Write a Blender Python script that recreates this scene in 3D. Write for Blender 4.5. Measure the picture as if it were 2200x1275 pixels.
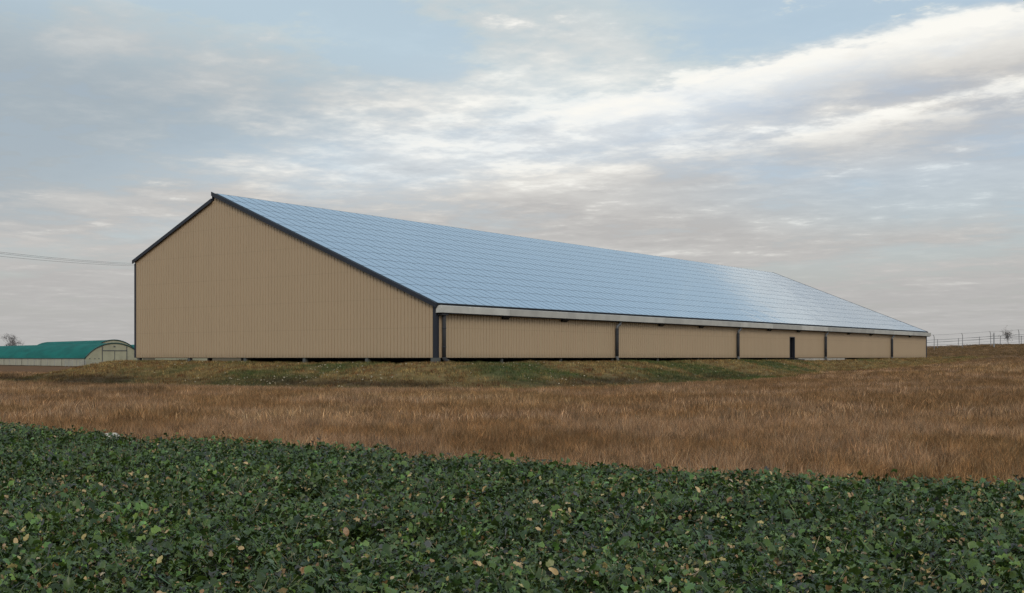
import bpy, bmesh, math, random
import numpy as np
from mathutils import Vector, Matrix

random.seed(7)
RNG = np.random.default_rng(11)
scene = bpy.context.scene
for o in list(bpy.data.objects):
    bpy.data.objects.remove(o)

# ------------------------------------------------------------------ camera
CAM_H = 1.65                         # camera height; z below is often given relative to it ("zr")
cam_data = bpy.data.cameras.new("camera")
cam_data.sensor_width = 36.0
cam_data.lens = 36.0 * 2450.0 / 2200.0
cam_data.shift_y = 131.5 / 2200.0
cam_data.clip_start = 0.1
cam_data.clip_end = 6000.0
cam = bpy.data.objects.new("camera", cam_data)
scene.collection.objects.link(cam)
cam.location = (0, 0, CAM_H)
cam.rotation_euler = (math.radians(90), 0, 0)
scene.camera = cam

# ------------------------------------------------------------------ sun
SUN_EL = math.radians(34.0)
SUN_AZ = math.radians(172.0)         # clockwise from +Y: behind the camera
sun_data = bpy.data.lights.new("sun", 'SUN')
sun_data.energy = 1.0
sun_data.angle = math.radians(24.0)
sun_data.color = (1.0, 0.94, 0.85)
sun = bpy.data.objects.new("sun", sun_data)
scene.collection.objects.link(sun)
sd_vec = Vector((math.sin(SUN_AZ) * math.cos(SUN_EL), math.cos(SUN_AZ) * math.cos(SUN_EL), math.sin(SUN_EL)))
sun.rotation_euler = sd_vec.to_track_quat('Z', 'Y').to_euler()
sun.location = (0, -40, 60)

# ------------------------------------------------------------------ view
scene.view_settings.view_transform = 'Standard'
scene.view_settings.look = 'None'
scene.view_settings.exposure = 0.0
scene.view_settings.gamma = 1.0
scene.view_settings.use_curve_mapping = False
scene.render.engine = 'CYCLES'
scene.cycles.max_bounces = 4
scene.cycles.diffuse_bounces = 2
scene.cycles.glossy_bounces = 3
scene.cycles.transmission_bounces = 3
scene.cycles.caustics_reflective = False
scene.cycles.caustics_refractive = False
scene.cycles.sampling_pattern = 'BLUE_NOISE'
scene.cycles.use_adaptive_sampling = True
scene.cycles.adaptive_threshold = 0.01
scene.cycles.light_sampling_threshold = 0.03
scene.cycles.use_denoising = True
scene.cycles.denoiser = 'OPENIMAGEDENOISE'
scene.cycles.denoising_input_passes = 'RGB_ALBEDO_NORMAL'
scene.cycles.denoising_prefilter = 'NONE'


# ------------------------------------------------------------------ a small node-expression helper
class X:
    def __init__(self, tree, sock):
        self.t, self.s = tree, sock

    def _m(self, op, *args, clamp=False):
        n = self.t.nodes.new('ShaderNodeMath')
        n.operation = op
        n.use_clamp = clamp
        for i, a in enumerate((self,) + args):
            if isinstance(a, X):
                self.t.links.new(a.s, n.inputs[i])
            else:
                n.inputs[i].default_value = a
        return X(self.t, n.outputs[0])

    def __add__(self, o): return self._m('ADD', o)
    __radd__ = __add__
    def __sub__(self, o): return self._m('SUBTRACT', o)
    def __rsub__(self, o): return (self * -1.0) + o
    def __mul__(self, o): return self._m('MULTIPLY', o)
    __rmul__ = __mul__
    def __truediv__(self, o): return self._m('DIVIDE', o)
    def max(self, o): return self._m('MAXIMUM', o)
    def min(self, o): return self._m('MINIMUM', o)
    def clamp(self): return self._m('ADD', 0.0, clamp=True)

    def step(self, lo, hi):
        n = self.t.nodes.new('ShaderNodeMapRange')
        n.interpolation_type = 'SMOOTHSTEP'
        self.t.links.new(self.s, n.inputs[0])
        n.inputs[1].default_value = lo
        n.inputs[2].default_value = hi
        return X(self.t, n.outputs[0])


def xyz(tree, a, b, c):
    n = tree.nodes.new('ShaderNodeCombineXYZ')
    for i, v in enumerate((a, b, c)):
        if isinstance(v, X):
            tree.links.new(v.s, n.inputs[i])
        else:
            n.inputs[i].default_value = v
    return n.outputs[0]


def noise(tree, vec, scale=1.0, detail=6.0, rough=0.55, distortion=0.0):
    n = tree.nodes.new('ShaderNodeTexNoise')
    n.inputs['Scale'].default_value = scale
    n.inputs['Detail'].default_value = detail
    n.inputs['Roughness'].default_value = rough
    n.inputs['Distortion'].default_value = distortion
    if vec is not None:
        tree.links.new(vec, n.inputs['Vector'])
    return X(tree, n.outputs[0])


def mixcol(tree, fac, a, b, mode='MIX'):
    n = tree.nodes.new('ShaderNodeMix')
    n.data_type = 'RGBA'
    n.blend_type = mode
    fi, ai, bi = n.inputs[0], n.inputs[6], n.inputs[7]
    for sock, v in ((fi, fac), (ai, a), (bi, b)):
        if isinstance(v, X):
            tree.links.new(v.s, sock)
        elif hasattr(v, 'is_output'):
            tree.links.new(v, sock)
        elif isinstance(v, (int, float)):
            sock.default_value = v
        else:
            sock.default_value = (*v[:3], 1.0)
    return n.outputs[2]


# ------------------------------------------------------------------ world: clear sky with drifting cloud streets
world = bpy.data.worlds.new("World")
scene.world = world
world.use_nodes = True
wt = world.node_tree
wt.nodes.clear()
tc = wt.nodes.new('ShaderNodeTexCoord')
sep = wt.nodes.new('ShaderNodeSeparateXYZ')
wt.links.new(tc.outputs['Generated'], sep.inputs[0])
dx, dy, dz = (X(wt, sep.outputs[i]) for i in range(3))
zc = dz.max(0.0) + 0.05                              # the layer curves down a little towards the horizon
u, v = dx / zc, dy / zc
# the cloud deck is one layer; its streets run along (-0.73, 0.69) and are counted across by "b"
a = u * -0.73 + v * 0.69
b = u * 0.69 + v * 0.73
sky = wt.nodes.new('ShaderNodeTexSky')
sky.sky_type = 'NISHITA'
sky.sun_disc = False
sky.sun_elevation = SUN_EL
sky.sun_rotation = SUN_AZ
sky.altitude = 100
sky.air_density = 1.0
sky.dust_density = 3.0
sky.ozone_density = 1.0

n_big = noise(wt, xyz(wt, a * 0.42, b * 0.50, 3.1), 1.0, 2.0, 0.5)
n_mid = noise(wt, xyz(wt, a * 1.25, b * 1.30, 0.7), 1.0, 5.0, 0.62)
n_fine = noise(wt, xyz(wt, a * 4.2, b * 4.2, 5.3), 1.0, 5.0, 0.65)
bw = b + (n_fine - 0.5) * 0.34 + (n_mid - 0.5) * 0.30
right = 1.0 - a.step(1.7, 2.9)                       # the streets break up towards the left
edge1 = bw.step(2.74, 2.90)                          # leading edge of the main street
edge1 = edge1 * right + (b + (n_mid - 0.5) * 1.8).step(1.7, 3.1) * (1.0 - right)
# clear side: pale blue with a growing veil, mottled thin cloud and a few puffs
veil = a.step(0.9, 3.2) * 0.5
mott = (n_mid + (n_fine - 0.5) * 0.35).step(0.42, 0.66) * 0.95 * a.step(1.45, 2.1)
puffs = (n_fine * 0.7 + n_mid * 0.3).step(0.57, 0.68) * 0.9 * b.step(1.5, 2.3) * n_big.step(0.40, 0.55)
clear_dens = (0.66 + veil * 0.5 + mott + puffs).clamp()
deck = ((n_mid - 0.5) * 1.5 + (n_big - 0.5) * 1.2 + (n_fine - 0.5) * 0.5 + 0.95).clamp()
gap = (1.0 - ((b - 5.0) / 1.4)._m('ABSOLUTE').step(0.25, 1.0)) * (1.0 - a.step(2.2, 3.6))
deck = (deck - gap * 0.40).clamp()
dens = (clear_dens * (1.0 - edge1) + edge1 * deck).clamp()
streak1 = edge1 * (1.0 - bw.step(2.88, 3.35)) * right
streak2 = bw.step(3.40, 3.56) * (1.0 - bw.step(3.58, 3.95)) * right * n_fine.step(0.34, 0.56)
white = (1.0 - ((b - 3.0) / 1.1)._m('ABSOLUTE').step(0.1, 1.0)) * a.step(1.5, 2.6) * (1.0 - a.step(3.5, 4.6))
dens = dens.max(streak1).max(streak2 * 0.9).max(white * 0.75)
lit = (streak1 * 0.85 + streak2 * 0.60 + white * (n_mid + n_fine - 0.56).clamp() * 1.6
       + (n_fine - 0.47).max(0.0) * 1.3 + puffs * 0.5 + (n_mid - 0.48).max(0.0) * 1.7).clamp()
c_cloud = mixcol(wt, lit, (0.525, 0.515, 0.505), (0.97, 0.955, 0.90))
clear_f = (1.0 - edge1) * (1.0 - puffs.clamp()) * (1.0 - mott.clamp() * 0.8)
c_cloud = mixcol(wt, clear_f * 0.8, c_cloud, (0.510, 0.650, 0.720))
left_f = a.step(2.3, 3.3) * (1.0 - (b + (n_mid - 0.5) * 1.2).step(1.7, 3.0)) * (1.0 - mott * 0.35)
c_cloud = mixcol(wt, left_f * 0.88, c_cloud, (0.365, 0.422, 0.468))
dens = dens.max(left_f * 0.9)
haze_f = (1.0 - dz.step(0.015, 0.205))
c_cloud = mixcol(wt, haze_f * 0.82, c_cloud, (0.455, 0.446, 0.436))
dens = dens.max(haze_f * 0.96)
bgA = wt.nodes.new('ShaderNodeBackground')
bgA.inputs[1].default_value = 0.15
wt.links.new(sky.outputs[0], bgA.inputs[0])
bgB = wt.nodes.new('ShaderNodeBackground')
bgB.inputs[1].default_value = 1.0
wt.links.new(c_cloud, bgB.inputs[0])
mx = wt.nodes.new('ShaderNodeMixShader')
wt.links.new(dens.s, mx.inputs[0])
wt.links.new(bgA.outputs[0], mx.inputs[1])
wt.links.new(bgB.outputs[0], mx.inputs[2])
wo = wt.nodes.new('ShaderNodeOutputWorld')
wt.links.new(mx.outputs[0], wo.inputs[0])


# ------------------------------------------------------------------ helpers: objects
def link(o, parent=None):
    scene.collection.objects.link(o)
    if parent is not None:
        o.parent = parent
    return o


def mesh_obj(name, verts, faces, mat=None, parent=None, smooth=False, do_link=True):
    me = bpy.data.meshes.new(name)
    me.from_pydata([tuple(p) for p in verts], [], faces)
    me.update()
    if smooth:
        me.polygons.foreach_set('use_smooth', [True] * len(me.polygons))
    if mat is not None:
        me.materials.append(mat)
    o = bpy.data.objects.new(name, me)
    if do_link:
        link(o, parent)
    return o


def share(name, me, parent=None, loc=(0, 0, 0), rot=(0, 0, 0), scl=(1, 1, 1)):
    o = bpy.data.objects.new(name, me)
    o.location, o.rotation_euler, o.scale = loc, rot, scl
    return link(o, parent)


def empty(name, loc, rz=0.0):
    o = bpy.data.objects.new(name, None)
    o.location = loc
    o.rotation_euler = (0, 0, rz)
    o.empty_display_size = 0.3
    return link(o)


def tag(o, label=None, category=None, group=None, kind=None):
    if label: o['label'] = label
    if category: o['category'] = category
    if group: o['group'] = group
    if kind: o['kind'] = kind
    return o


class MB:
    """collects primitives that become one mesh"""
    def __init__(self):
        self.v, self.f = [], []

    def add(self, verts, faces):
        k = len(self.v)
        self.v += [tuple(p) for p in verts]
        self.f += [tuple(i + k for i in f) for f in faces]
        return self

    def box(self, x0, x1, y0, y1, z0, z1):
        vs = [(x, y, z) for z in (z0, z1) for y in (y0, y1) for x in (x0, x1)]
        return self.add(vs, [(0, 2, 3, 1), (4, 5, 7, 6), (0, 1, 5, 4), (2, 6, 7, 3), (0, 4, 6, 2), (1, 3, 7, 5)])

    def prism(self, poly, axis, c0, c1):
        """extrude a 2-D polygon along axis: 'x' -> poly is (y, z); 'y' -> (x, z); 'z' -> (x, y)"""
        def put(p, c):
            return {'x': (c, p[0], p[1]), 'y': (p[0], c, p[1]), 'z': (p[0], p[1], c)}[axis]
        n = len(poly)
        vs = [put(p, c0) for p in poly] + [put(p, c1) for p in poly]
        fs = [tuple(range(n)), tuple(range(2 * n - 1, n - 1, -1))]
        fs += [(i, i + n, (i + 1) % n + n, (i + 1) % n) for i in range(n)]
        return self.add(vs, fs)

    def tube(self, pts, radii, n=8, caps=True):
        pts = [Vector(p) for p in pts]
        if isinstance(radii, (int, float)):
            radii = [radii] * len(pts)
        rings = []
        prev = None
        for i, p in enumerate(pts):
            d = (pts[min(i + 1, len(pts) - 1)] - pts[max(i - 1, 0)])
            d = d.normalized() if d.length > 1e-9 else Vector((0, 0, 1))
            if prev is None:
                ref = Vector((0, 0, 1)) if abs(d.z) < 0.9 else Vector((1, 0, 0))
                s = d.cross(ref).normalized()
            else:
                s = (prev - d * prev.dot(d)).normalized()
            prev = s
            t = d.cross(s)
            rings.append([p + (s * math.cos(2 * math.pi * k / n) + t * math.sin(2 * math.pi * k / n)) * radii[i] for k in range(n)])
        vs = [q for r in rings for q in r]
        fs = []
        for i in range(len(rings) - 1):
            for k in range(n):
                fs.append((i * n + k, i * n + (k + 1) % n, (i + 1) * n + (k + 1) % n, (i + 1) * n + k))
        if caps:
            fs.append(tuple(range(n - 1, -1, -1)))
            fs.append(tuple(range((len(rings) - 1) * n, len(rings) * n)))
        return self.add(vs, fs)

    def build(self, name, mat, parent=None, smooth=False):
        o = mesh_obj(name, self.v, self.f, mat, parent, smooth)
        bm = bmesh.new()
        bm.from_mesh(o.data)
        bmesh.ops.recalc_face_normals(bm, faces=bm.faces)
        bm.to_mesh(o.data)
        bm.free()
        return o


# ------------------------------------------------------------------ helpers: materials
def new_mat(name):
    m = bpy.data.materials.new(name)
    m.use_nodes = True
    t = m.node_tree
    t.nodes.clear()
    out = t.nodes.new('ShaderNodeOutputMaterial')
    p = t.nodes.new('ShaderNodeBsdfPrincipled')
    t.links.new(p.outputs[0], out.inputs[0])
    return m, t, p, out


def obj_coord(t):
    return t.nodes.new('ShaderNodeTexCoord').outputs['Object']


def scaled(t, vec, s):
    n = t.nodes.new('ShaderNodeVectorMath')
    n.operation = 'MULTIPLY'
    t.links.new(vec, n.inputs[0])
    n.inputs[1].default_value = s
    return n.outputs[0]


def bump(t, p, height, strength=0.3, dist=0.05):
    n = t.nodes.new('ShaderNodeBump')
    n.inputs['Strength'].default_value = strength
    n.inputs['Distance'].default_value = dist
    t.links.new(height.s, n.inputs['Height'])
    t.links.new(n.outputs[0], p.inputs['Normal'])


def painted(name, col, rough=0.45, var=0.10, scl=(0.6, 0.6, 0.25), metallic=0.0, per_object=0.0, spec=0.5, dirt=None):
    m, t, p, _ = new_mat(name)
    oc = obj_coord(t)
    n = noise(t, scaled(t, oc, scl), 1.0, 7.0, 0.6)
    lo = [c * (1 - var) for c in col]
    hi = [min(1, c * (1 + var)) for c in col]
    c = mixcol(t, n.step(0.3, 0.7), lo, hi)
    if dirt:
        d = noise(t, scaled(t, oc, tuple(s * 4 for s in scl)), 1.0, 8.0, 0.7)
        c = mixcol(t, d.step(0.55, 0.8) * 0.5, c, dirt)
    if per_object:
        oi = t.nodes.new('ShaderNodeObjectInfo')
        r = X(t, oi.outputs['Random'])
        c = mixcol(t, r * per_object, c, (0.0, 0.0, 0.0))
    t.links.new(c, p.inputs['Base Color'])
    p.inputs['Roughness'].default_value = rough
    p.inputs['Metallic'].default_value = metallic
    p.inputs['Specular IOR Level'].default_value = spec
    return m


# coated steel cladding: every sheet is about four ribs wide and of a slightly different batch
M_CLAD, t, p, _ = new_mat('tan_painted_cladding')
oc = obj_coord(t)
sp_ = t.nodes.new('ShaderNodeSeparateXYZ')
t.links.new(oc, sp_.inputs[0])
cx_, cy_, cz_ = (X(t, sp_.outputs[k]) for k in range(3))
sheet = ((cx_ + cy_) / 1.0286)._m('FLOOR')
wn = t.nodes.new('ShaderNodeTexWhiteNoise')
wn.noise_dimensions = '1D'
t.links.new(sheet.s, wn.inputs['W'])
batch = X(t, wn.outputs['Value'])
cloudy = noise(t, scaled(t, oc, (0.35, 0.35, 0.15)), 1.0, 5.0, 0.6)
streaks = noise(t, scaled(t, oc, (5.0, 5.0, 0.18)), 1.0, 4.0, 0.6)
tone_ = batch * 0.06 + (cloudy - 0.5) * 0.16 + (streaks - 0.5) * 0.14 + 0.47
rail = ((cz_ / 1.62)._m('FRACT') - 0.5)._m('ABSOLUTE').step(0.485, 0.497)
cl = mixcol(t, tone_.clamp(), (0.355, 0.262, 0.168), (0.470, 0.350, 0.226))
cl = mixcol(t, rail * 0.16, cl, (0.10, 0.08, 0.06))
splash = (1.0 - (cz_ + (streaks - 0.5) * 0.5).step(0.0, 0.42)) * 0.30
cl = mixcol(t, splash, cl, (0.20, 0.145, 0.09))
t.links.new(cl, p.inputs['Base Color'])
p.inputs['Roughness'].default_value = 0.5
p.inputs['Specular IOR Level'].default_value = 0.35
M_TRIM = painted('anthracite_trim', (0.019, 0.022, 0.032), 0.42, 0.15, spec=0.4)
M_DARK = painted('black_eaves_flashing', (0.012, 0.013, 0.016), 0.6, 0.1, spec=0.2)
M_DECK = painted('dark_roof_membrane', (0.02, 0.022, 0.028), 0.7, 0.1, spec=0.2)
M_GUT = painted('galvanised_gutter', (0.52, 0.51, 0.47), 0.5, 0.12, (1.2, 1.2, 1.2), per_object=0.36, dirt=(0.22, 0.21, 0.19))
M_PIPE = painted('dark_grey_plastic_pipe', (0.036, 0.037, 0.040), 0.75, 0.15, spec=0.2)
M_PIPEG = painted('light_grey_plastic', (0.12, 0.125, 0.13), 0.7, 0.1, spec=0.2)
M_CONC = painted('shaded_weathered_concrete', (0.085, 0.09, 0.087), 0.9, 0.25, (2.5, 2.5, 2.5), dirt=(0.09, 0.085, 0.07), spec=0.2)  # shadow on the piers is put into the dark base; mottling is weathering
M_PALE = painted('pale_concrete', (0.42, 0.39, 0.34), 0.9, 0.15, (2, 2, 2), spec=0.2)
M_DOOR = painted('navy_door_paint', (0.004, 0.005, 0.010), 0.6, 0.2)
M_FRAME = painted('module_frame', (0.17, 0.23, 0.29), 0.35, 0.1, metallic=0.5)
M_GREEN = painted('green_tarpaulin', (0.005, 0.125, 0.105), 0.75, 0.18, (0.5, 0.25, 0.9), dirt=(0.008, 0.085, 0.076), spec=0.15)
M_GREEND = painted('dark_green_edging', (0.008, 0.06, 0.055), 0.5, 0.1)
M_CREAM = painted('cream_sheeting', (0.41, 0.39, 0.30), 0.7, 0.10, (0.8, 0.8, 0.4), dirt=(0.30, 0.29, 0.20))
M_OLIVE = painted('khaki_gable_sheeting', (0.29, 0.285, 0.20), 0.7, 0.12, (0.6, 0.6, 0.4))
M_LINE = painted('dark_steel_tube', (0.06, 0.065, 0.065), 0.5, 0.1)
M_GALV = painted('grey_galvanised_steel', (0.26, 0.27, 0.28), 0.5, 0.15, (1, 1, 1))
M_WIRE = painted('grey_wire', (0.14, 0.145, 0.15), 0.5, 0.1)
M_POSTC = painted('grey_fence_concrete', (0.25, 0.25, 0.26), 0.9, 0.15, (1, 1, 1))
M_CABLE = painted('black_cable', (0.05, 0.05, 0.055), 0.6, 0.05)
M_RED = painted('red_plastic', (0.55, 0.03, 0.02), 0.5, 0.2, (4, 4, 4))
M_BARK = painted('grey_brown_bark', (0.085, 0.072, 0.066), 0.9, 0.25, (2, 2, 2), spec=0.1)
M_TWIG = painted('dark_twigs', (0.055, 0.045, 0.048), 0.9, 0.25, (2, 2, 2), spec=0.1)

# photovoltaic glass: dark blue cells under a smooth sheet that mirrors the sky
M_PV, t, p, _ = new_mat('solar_glass')
oc = obj_coord(t)
cell = noise(t, scaled(t, oc, (6, 6, 6)), 1.0, 3.0, 0.5)
t.links.new(mixcol(t, cell.step(0.3, 0.7), (0.335, 0.475, 0.60), (0.395, 0.535, 0.66)), p.inputs['Base Color'])
p.inputs['Metallic'].default_value = 0.62              # coated silicon cells behind the glass
p.inputs['Roughness'].default_value = 0.09
p.inputs['IOR'].default_value = 1.5
p.inputs['Specular IOR Level'].default_value = 0.5


def instanced_foliage(name, rough, translucent, attr='col', spec=0.3, leaf=True):
    """colour = instance colour x per-leaf tone stored on the source mesh"""
    m, t, p, out = new_mat(name)
    at = t.nodes.new('ShaderNodeAttribute')
    at.attribute_type = 'INSTANCER'
    at.attribute_name = attr
    lc = t.nodes.new('ShaderNodeAttribute')
    lc.attribute_type = 'GEOMETRY'
    lc.attribute_name = 'leafcol'
    base = mixcol(t, 1.0, at.outputs['Color'], lc.outputs['Color'], 'MULTIPLY')
    dead = X(t, lc.outputs['Alpha'])
    if leaf:
        base = mixcol(t, 1.0 - dead, base, lc.outputs['Color'])
    t.links.new(base, p.inputs['Base Color'])
    p.inputs['Roughness'].default_value = rough
    p.inputs['Specular IOR Level'].default_value = spec
    if translucent > 0:
        tr = t.nodes.new('ShaderNodeBsdfTranslucent')
        t.links.new(base, tr.inputs[0])
        ms = t.nodes.new('ShaderNodeMixShader')
        ms.inputs[0].default_value = translucent
        t.links.new(p.outputs[0], ms.inputs[1])
        t.links.new(tr.outputs[0], ms.inputs[2])
        t.links.new(ms.outputs[0], out.inputs[0])
    return m


M_LEAF = instanced_foliage('crop_leaf', 0.40, 0.18, spec=0.42)
M_STRAW = instanced_foliage('dry_grass_blade', 0.8, 0.20, spec=0.1)
M_TURF = instanced_foliage('short_turf_blade', 0.8, 0.15, spec=0.1)
M_STONE = instanced_foliage('chalky_pebble', 0.9, 0.0, spec=0.2)


# ------------------------------------------------------------------ numpy noise
def vnoise(x, y, seed=0):
    xi, yi = np.floor(x).astype(np.int64), np.floor(y).astype(np.int64)
    xf, yf = x - xi, y - yi
    def h(i, j):
        n = (i * 374761393 + j * 668265263 + seed * 1442695041) & 0x7fffffff
        n = ((n ^ (n >> 13)) * 1274126177) & 0x7fffffff
        return ((n ^ (n >> 16)) & 0xffff) / 65535.0
    sx, sy = xf * xf * (3 - 2 * xf), yf * yf * (3 - 2 * yf)
    return ((h(xi, yi) * (1 - sx) + h(xi + 1, yi) * sx) * (1 - sy)
            + (h(xi, yi + 1) * (1 - sx) + h(xi + 1, yi + 1) * sx) * sy)


def fbm(x, y, f, octs=4, seed=0):
    s, amp, tot = 0.0, 1.0, 0.0
    for k in range(octs):
        s = s + amp * vnoise(x * f, y * f, seed + k * 17)
        tot += amp
        amp *= 0.5
        f *= 2.03
    return s / tot


def sstep(v, lo, hi):
    k = np.clip((v - lo) / (hi - lo), 0, 1)
    return k * k * (3 - 2 * k)


# ------------------------------------------------------------------ layout of the place
B_LEN, B_WID = 84.0, 26.8
TH = math.radians(37.0)
LX, LY = math.sin(TH), math.cos(TH)          # along the long wall
GX, GY = -math.cos(TH), math.sin(TH)         # along the gable
P0 = (-4.05, 60.85)                          # near corner of the barn
RZ = math.atan2(LY, LX)


def barn_local(x, y):
    rx, ry = x - P0[0], y - P0[1]
    return rx * LX + ry * LY, rx * GX + ry * GY


def barn_world(lx, ly):
    return P0[0] + lx * LX + ly * GX, P0[1] + lx * LY + ly * GY


def barn_dist(x, y):
    """signed distance to the barn's footprint"""
    lx, ly = barn_local(x, y)
    qx = np.abs(lx - B_LEN / 2) - B_LEN / 2
    qy = np.abs(ly - B_WID / 2) - B_WID / 2
    return np.hypot(np.maximum(qx, 0), np.maximum(qy, 0)) + np.minimum(np.maximum(qx, qy), 0)


CROP_X = np.array([-60, -20, -9.8, -6.1, -2.0, 0.8, 5.5, 15, 40], float)
CROP_Y = np.array([58, 30.5, 23.0, 20.0, 17.6, 14.5, 12.9, 9.6, 1.0], float)


def crop_edge(x):
    return np.interp(x, CROP_X, CROP_Y) + (fbm(x, x * 0 + 3.3, 0.8, 3, 5) - 0.5) * 0.9


def ground_zr(x, y):
    x = np.asarray(x, float); y = np.asarray(y, float)
    base = -1.68 + 0.18 * sstep(y, 4, 52)
    q = np.maximum(x + 0.30 * (y - 40), 0)
    rise = np.minimum(0.000247 * q * q, 3.0) + 0.36 * sstep(y, 125, 165) * sstep(x, 35, 60)
    base = base + rise - 0.10 * sstep(y, 120, 260) * (x < -20)
    sdist = barn_dist(x, y)
    wob = (fbm(x, y, 0.12, 3, 2) - 0.5)
    sd2 = sdist + wob * 4.0
    plat = -0.36 - 1.50 * sstep(sd2, 1.2, 11.5) + (fbm(x, y, 0.5, 3, 9) - 0.5) * 0.22 * sstep(sdist, -1.0, 1.0)
    plat = plat + 0.10 * np.exp(-((sdist - 2.2) / 1.5) ** 2)
    plat = plat + np.where(sdist < 0, -0.22 * sstep(-sdist, 0.0, 2.0), 0)
    plat = plat + rise * 0.30 * sstep(x, 20, 60)
    k = 0.10
    h = np.maximum(k - np.abs(base - plat), 0) / k
    z = np.maximum(base, plat) + h * h * k * 0.25
    # a shallow scraped ditch at the foot of the bank
    lx, ly = barn_local(x, y)
    z = z - 0.10 * np.exp(-((sd2 - 9.0) / 0.8) ** 2) * (1 - sstep(lx, 15, 35))
    z = z + (fbm(x, y, 0.9, 3, 21) - 0.5) * 0.06 + (fbm(x, y, 0.07, 2, 33) - 0.5) * 0.10 * sstep(y, 25, 60) * (sdist > 0)
    return z


def ground_z(x, y):
    return ground_zr(x, y) + CAM_H


def mound_mask(x, y):
    """1 on the bank and the strip round the barn, 0 in the field"""
    lx, ly = barn_local(x, y)
    sdist = barn_dist(x, y) + (fbm(x, y, 0.12, 3, 2) - 0.5) * 4.0
    lim = 10.3 - 3.5 * sstep(lx, 10, 50)
    return 1 - sstep(sdist, lim - 0.5, lim + 0.5)


# ------------------------------------------------------------------ ground sheet
def axis(lo, hi, dense_lo, dense_hi, step):
    mid = np.arange(dense_lo, dense_hi + step * 0.5, step)
    def grow(start, end):
        out, s, p_ = [], step, start
        while abs(p_ - end) > 1e-6:
            s *= 1.22
            p_ = p_ + math.copysign(min(s, abs(end - p_)), end - start)
            out.append(p_)
        return np.array(out)
    return np.concatenate([grow(dense_lo, lo)[::-1], mid, grow(dense_hi, hi)])


gx = axis(-2500, 2500, -48, 86, 0.5)
gy = axis(-300, 3500, 0, 170, 0.5)
GXm, GYm = np.meshgrid(gx, gy)
GZm = ground_z(GXm, GYm)
nx, ny = len(gx), len(gy)
verts = np.stack([GXm.ravel(), GYm.ravel(), GZm.ravel()], 1)
ii = (np.arange(ny - 1)[:, None] * nx + np.arange(nx - 1)[None, :]).ravel()
faces = np.stack([ii, ii + 1, ii + nx + 1, ii + nx], 1)
me = bpy.data.meshes.new('ground')
me.vertices.add(len(verts)); me.vertices.foreach_set('co', verts.ravel())
me.loops.add(faces.size); me.loops.foreach_set('vertex_index', faces.ravel())
me.polygons.add(len(faces))
me.polygons.foreach_set('loop_start', np.arange(0, faces.size, 4))
me.polygons.foreach_set('loop_total', np.full(len(faces), 4))
me.update()
me.polygons.foreach_set('use_smooth', np.ones(len(faces), bool))
ground = link(bpy.data.objects.new('ground', me))
tag(ground, kind='structure')

xr, yr = GXm.ravel(), GYm.ravel()


def patch(x, y):
    """green patches of the turf: 0 tawny, 1 green"""
    lx, ly = barn_local(x, y)
    g = fbm(x, y * 1.6, 0.22, 4, 40)
    bias = 0.12 * np.exp(-((lx - 20) / 13) ** 2) * (ly < 0) - 0.05 * sstep(lx, 45, 70)
    return sstep(g + bias, 0.48, 0.78) * 0.85


def ditch(x, y):
    lx, ly = barn_local(x, y)
    sdist = barn_dist(x, y) + (fbm(x, y, 0.12, 3, 2) - 0.5) * 4.0
    core = np.exp(-((sdist - 6.9) / 0.9) ** 2) * (0.45 + 0.55 * sstep(fbm(x, y, 0.2, 3, 78), 0.35, 0.6))
    core = core * (1 - sstep(lx, 12, 34))
    # scraped dark earth running off to the left of the bank
    yc = 51.5 - 1.58 * (x + 17.3)
    spill = np.exp(-((y - yc) / 5.0) ** 2) * sstep(-x, 13, 18) * sstep(fbm(x, y * 1.5, 0.22, 3, 77), 0.40, 0.58)
    return np.clip(core + spill, 0, 1)


soil = np.array([0.055, 0.040, 0.028])
thatch = np.array([0.150, 0.082, 0.040])
turf_t = np.array([0.175, 0.128, 0.056])
turf_g = np.array([0.060, 0.075, 0.028])
earth = np.array([0.050, 0.034, 0.022])
shaded_floor_c = np.array([0.05, 0.043, 0.035])  # barn floor: interior shade is painted in as a darker colour
mm = mound_mask(xr, yr)[:, None]
pg = patch(xr, yr)[:, None]
col = np.where((yr < crop_edge(xr))[:, None], soil, thatch)
col = col * (1 - mm) + mm * (turf_t * (1 - pg) + turf_g * pg)
dt = ditch(xr, yr)[:, None]
col = col * (1 - dt * 0.8) + earth * dt * 0.8
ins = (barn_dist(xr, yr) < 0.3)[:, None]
col = np.where(ins, shaded_floor_c, col)
far = sstep(np.hypot(xr, yr), 180, 400)[:, None]
col = col * (1 - far) + np.array([0.10, 0.075, 0.04]) * far
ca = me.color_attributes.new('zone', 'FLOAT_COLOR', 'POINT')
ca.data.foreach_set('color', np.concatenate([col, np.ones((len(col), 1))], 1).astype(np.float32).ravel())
M_GROUND, t, p, _ = new_mat('field_soil')
zc_ = t.nodes.new('ShaderNodeVertexColor'); zc_.layer_name = 'zone'
oc = obj_coord(t)
n1 = noise(t, oc, 2.2, 8.0, 0.65)
n2 = noise(t, oc, 13.0, 6.0, 0.7)
c = mixcol(t, 1.0, zc_.outputs[0], mixcol(t, n1.step(0.25, 0.75), (0.62, 0.60, 0.58), (1.35, 1.32, 1.28)), 'MULTIPLY')
c = mixcol(t, n2.step(0.62, 0.78) * 0.25, c, (0.28, 0.23, 0.16))
t.links.new(c, p.inputs['Base Color'])
p.inputs['Roughness'].default_value = 0.95
p.inputs['Specular IOR Level'].default_value = 0.1
bump(t, p, n1 * 0.7 + n2 * 0.5, 0.8, 0.06)
me.materials.append(M_GROUND)

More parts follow.
